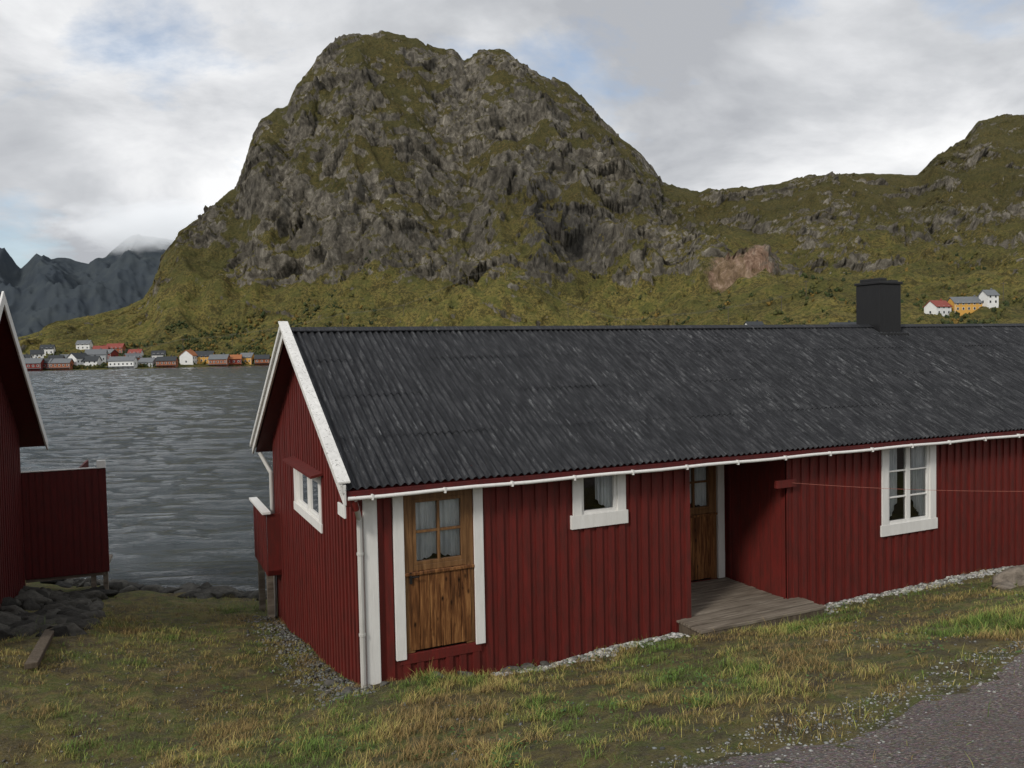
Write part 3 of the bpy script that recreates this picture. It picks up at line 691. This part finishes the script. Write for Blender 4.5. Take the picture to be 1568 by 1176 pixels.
# ================================================================ rocks, pebbles, grass
m_rock=attrmat('lichen_rock',0.9,1.0,0.05,9)
m_peb=attrmat('pebbles',0.85,0.3,0.01,60)
def inhouse(u,v): return (u>-0.02 and 0-0.03<v<7.05 and u<LEN)
pts=[];scl=[];cols=[]
for i in range(620):
    f=random.random()
    if f<0.62:
        u=random.uniform(-6.5,0.6); v=11.1-0.9*u+random.gauss(0,0.5) ; s=random.uniform(.06,.36)
    else:
        u=random.uniform(-6.4,-3.4); v=random.uniform(5.4,11.4); s=random.uniform(.06,.36)
    x,y=uv2xy(u,v); z=ground_z(x,y); g=random.uniform(.02,.085)
    pts.append((x,y,z-s*.05));scl.append((s*1.6,s,s*.7));cols.append((g,g*.95,g*.82))
for (x,y,s) in [(8.3,13.0,.42),(8.9,13.4,.5),(7.7,12.75,.2),(9.6,13.7,.5),(8.0,12.7,.15)]:
    pts.append((x,y,ground_z(x,y)-.02));scl.append((s*1.7,s,s*.62));cols.append((.19,.16,.13))
for u,v,s in [(-.35,-.25,.08),(.1,-.3,.07),(-.5,.2,.10),(1.9,-.12,.13),(2.15,-.1,.1),(2.4,-.15,.09),(-.3,.9,.09),(1.2,-.2,.1),(.8,-.2,.10)]:
    x,y=uv2xy(u,v);pts.append((x,y,ground_z(x,y)+.01));scl.append((s*1.4,s,s*.6));cols.append((.10,.095,.085))
blobs('shore_rocks',pts,scl,m_rock,cols,3,0.035,False,.5,1)
pts=[];scl=[];cols=[]
def addp(u,v,s,g):
    x,y=uv2xy(u,v); pts.append((x,y,ground_z(x,y)+s*.2)); scl.append((s*random.uniform(.8,1.5),s,s*random.uniform(.4,.8)))
    w_=random.uniform(.94,1.06); cols.append((g*w_,g,g*random.uniform(.86,1.0)))
for i in range(4600):
    u=random.uniform(1.6,13.5); 
    if 4.6<u<6.95: continue
    addp(u,-abs(random.gauss(0,.17))-.03,random.uniform(.008,.038),random.uniform(.10,.55))
for i in range(1300):
    addp(-abs(random.gauss(0,.3))-.05,random.uniform(-.6,7),random.uniform(.008,.032),random.uniform(.04,.2))
for i in range(16000):
    u=random.uniform(-4,11);v=road_edge(u)-abs(random.gauss(0,1.3))+.55
    addp(u,v,.003+.012*random.random()**2.5,random.uniform(.06,.36))
for i in range(8000):
    u=random.uniform(-8,13); v=random.uniform(-7,10)
    if inhouse(u,v) or noise.noise((u*.7,v*.7,7))<0.0: continue
    addp(u,v,random.uniform(.004,.018),random.uniform(.04,.24))
blobs('gravel',pts,scl,m_peb,cols,1,0.2)

def grass():
    N=0; P=[];Hh=[];C=[]
    tries=0
    while N<210000 and tries<1250000:
        tries+=1
        u=random.uniform(-9,14); v=random.uniform(-8,11)
        if inhouse(u,v): continue
        x,y=uv2xy(u,v)
        if y<3.6 or abs(x)>0.70*y+1: continue
        if random.random()>min(1,(7.5/y)**1.4): continue
        e=road_edge(u)+0.34*noise.noise((u*0.7,0,0))+0.22*noise.noise((u*3,3,0))
        if v<e+0.1:
            if random.random()>0.02: continue
        if 4.5<u<7.1 and v>-.65: continue
        a=noise.noise((x*.6,y*.6,11)); b_=noise.noise((x*2.3,y*2.3,5)); c_=noise.noise((x*8,y*8,2))
        dens=.40+.9*a+.9*b_+1.1*c_
        edge=min(1,max(0,(v-e)/1.2)); dens*=0.25+0.75*edge
        if v>8.2: dens*=.35
        if v>-.4 and u>1.2: dens*=.35
        if random.random()>dens: continue
        N+=1
        h=(.020+.050*max(0,.45+a+.8*b_+.6*c_))*random.uniform(.5,1.6)
        if random.random()<.02: h*=2.1
        P.append((x,y,ground_z(x,y)-.005)); Hh.append(h)
        k=noise.noise((x*.8,y*.8,20))*1.3+.8*noise.noise((x*3,y*3,30))+random.gauss(0,.18)
        if k<-.20: c=(.26,.18,.07)
        elif k<.05: c=(.38,.31,.10)
        elif k<.30: c=(.25,.25,.065)
        else: c=(.12,.185,.036)
        s=random.uniform(.55,1.4); C.append((c[0]*s,c[1]*s,c[2]*s))
    P=np.array(P);h=np.array(Hh);C=np.array(C);n=len(P)
    a=rng.uniform(0,2*math.pi,n);w=rng.uniform(.0016,.0036,n);l=rng.uniform(.25,1.5,n)*h
    dx,dy=np.cos(a)*w,np.sin(a)*w; lx,ly=-np.sin(a)*l,np.cos(a)*l
    z=np.zeros(n)
    V=np.stack([P+np.stack([-dx,-dy,z],-1),P+np.stack([dx,dy,z],-1),
                P+np.stack([dx*.7+lx*.35,dy*.7+ly*.35,h*.6],-1),P+np.stack([-dx*.7+lx*.35,-dy*.7+ly*.35,h*.6],-1),
                P+np.stack([lx,ly,h*.95],-1)],1).reshape(-1,3)
    b=np.arange(n)[:,None]*5
    F=np.concatenate([b+np.array([0,1,2]),b+np.array([0,2,3]),b+np.array([3,2,4])])
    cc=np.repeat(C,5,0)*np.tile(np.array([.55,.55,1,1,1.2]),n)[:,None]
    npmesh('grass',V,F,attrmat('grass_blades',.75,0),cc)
grass()
V=[];F=[];C=[]
spots=[(-1.2,.3),(-1.6,1.2),(-.5,-.8),(.6,-.5),(7.2,-.35),(7.6,-.4),(-.9,2.0),(1.9,-.3),(-2.2,-1.5),(-1.0,-2.6),(0.4,-2.2),(-3.1,-2.9)]
for i in range(60): spots.append((random.uniform(-6,9),random.uniform(-5,-.3)))
for (u,v) in spots:
    x0,y0=uv2xy(u,v); z0=ground_z(x0,y0)
    for k in range(random.randint(10,30)):
        a=random.uniform(0,6.28);d=random.uniform(0,.15);L=random.uniform(.02,.05);h=random.uniform(.01,.06)
        p=Vector((x0+d*math.cos(a),y0+d*math.sin(a),z0+h)); dr=Vector((math.cos(a),math.sin(a),random.uniform(-.3,.5))).normalized()
        sd=dr.cross(Vector((0,0,1))).normalized()*L*.35
        b=len(V); V+= [tuple(p),tuple(p+dr*L*.5+sd),tuple(p+dr*L),tuple(p+dr*L*.5-sd)]; F.append((b,b+1,b+2,b+3))
        g=random.uniform(.6,1.2); c=(.065*g,.12*g,.028*g) if random.random()<.99 else (.4,.3,.03); C+=[c]*4
npmesh('weeds',V,F,attrmat('weed_leaves',.6,0),np.array(C))
mb=MB(); a=Vector((-8.4,14.8,0));b_=Vector((-6.5,10.8,0))
a.z=ground_z(a.x,a.y)+.03;b_.z=ground_z(b_.x,b_.y)+.03
d=(b_-a).normalized();s_=d.cross(Vector((0,0,1))).normalized()*.08;up=Vector((0,0,.08))
mb.hexa([a-s_,b_-s_,b_+s_,a+s_,a-s_+up,b_-s_+up,b_+s_+up,a+s_+up]); mb.obj('timber_beam',[m_timber],None,.01)

# ================================================================ sky and light
wd=bpy.data.worlds.new('World'); S.world=wd; wd.use_nodes=True; nt=wd.node_tree
bg=nt.nodes['Background']; out=nt.nodes['World Output']
sky=nt.nodes.new('ShaderNodeTexSky'); sky.sky_type='NISHITA'; sky.sun_disc=False
sky.sun_elevation=math.radians(33); sky.sun_rotation=math.radians(216)
nt.links.new(sky.outputs[0],bg.inputs[0]); bg.inputs[1].default_value=0.15
tc=nt.nodes.new('ShaderNodeTexCoord'); sp=nt.nodes.new('ShaderNodeSeparateXYZ'); nt.links.new(tc.outputs['Generated'],sp.inputs[0])
den=mth(nt,'ADD',mth(nt,'MAXIMUM',sp.outputs[2],0.0),0.24)
cb=nt.nodes.new('ShaderNodeCombineXYZ'); nt.links.new(mth(nt,'DIVIDE',sp.outputs[0],den),cb.inputs[0]); nt.links.new(mth(nt,'DIVIDE',sp.outputs[1],den),cb.inputs[1])
cb.inputs[2].default_value=3.7
n1=noisen(nt,cb.outputs[0],1.45,10,0.56,0.3)
cb2=nt.nodes.new('ShaderNodeVectorMath'); cb2.operation='ADD'; nt.links.new(cb.outputs[0],cb2.inputs[0]); cb2.inputs[1].default_value=(7.1,2.3,5)
n2=noisen(nt,cb2.outputs[0],1.3,9,0.6,0.2)
def lobe(x,y,z,inner,outer):
    d=Vector((x,y,z)).normalized(); vm=nt.nodes.new('ShaderNodeVectorMath'); vm.operation='DOT_PRODUCT'
    nt.links.new(tc.outputs['Generated'],vm.inputs[0]); vm.inputs[1].default_value=d
    mr=nt.nodes.new('ShaderNodeMapRange'); mr.inputs[1].default_value=math.cos(math.radians(outer)); mr.inputs[2].default_value=math.cos(math.radians(inner))
    nt.links.new(vm.outputs['Value'],mr.inputs[0]); mr.interpolation_type='SMOOTHSTEP'; return mr.outputs[0]
bright=mth(nt,'ADD',lobe(.46,1,.31,2,13),mth(nt,'MULTIPLY',lobe(-.42,1,.25,1,8),0.7))
darkl=mth(nt,'ADD',lobe(.18,1,.38,1,12),mth(nt,'ADD',mth(nt,'MULTIPLY',lobe(-.60,1,.22,1,8),0.8),mth(nt,'ADD',mth(nt,'MULTIPLY',lobe(-.46,1,.17,1,6),0.8),mth(nt,'MULTIPLY',lobe(.32,1,.22,1,6),0.6))))
val=mth(nt,'ADD',n1,mth(nt,'MULTIPLY',bright,0.11)); val=mth(nt,'SUBTRACT',val,mth(nt,'MULTIPLY',darkl,0.08))
cc=ramp(nt,val,[(0.36,(0.43,0.445,0.475)),(0.46,(0.56,0.575,0.60)),(0.54,(0.71,0.72,0.74)),(0.66,(0.92,0.925,0.93))])
bg2=nt.nodes.new('ShaderNodeBackground'); nt.links.new(cc,bg2.inputs[0]); bg2.inputs[1].default_value=1.08
gap=mth(nt,'ADD',mth(nt,'ADD',lobe(-.38,1,.46,1,10),lobe(.60,1,.47,1,6)),mth(nt,'MULTIPLY',lobe(-.6,1,.13,1,5),1.0))
mk=ramp(nt,mth(nt,'SUBTRACT',n2,mth(nt,'MULTIPLY',gap,0.17)),[(0.29,0.35),(0.41,1.0)])
ms=nt.nodes.new('ShaderNodeMixShader'); nt.links.new(mk,ms.inputs[0]); nt.links.new(bg.outputs[0],ms.inputs[1]); nt.links.new(bg2.outputs[0],ms.inputs[2])
nt.links.new(ms.outputs[0],out.inputs[0])
sd=bpy.data.lights.new('sun','SUN'); sd.energy=2.0; sd.angle=math.radians(10); sd.color=(1,.95,.87)
so=bpy.data.objects.new('sun',sd); S.collection.objects.link(so)
so.rotation_euler=Vector((0.50,0.68,-0.55)).to_track_quat('-Z','Y').to_euler()

# ================================================================ camera
cd=bpy.data.cameras.new('camera'); cd.sensor_width=36; cd.lens=28.8; cd.clip_end=20000; cd.clip_start=.05
co=bpy.data.objects.new('camera',cd); S.collection.objects.link(co)
M=Matrix.Rotation(math.radians(90-2.19),4,'X')@Matrix.Rotation(math.radians(-1.15),4,'Z')
co.matrix_world=M; S.camera=co
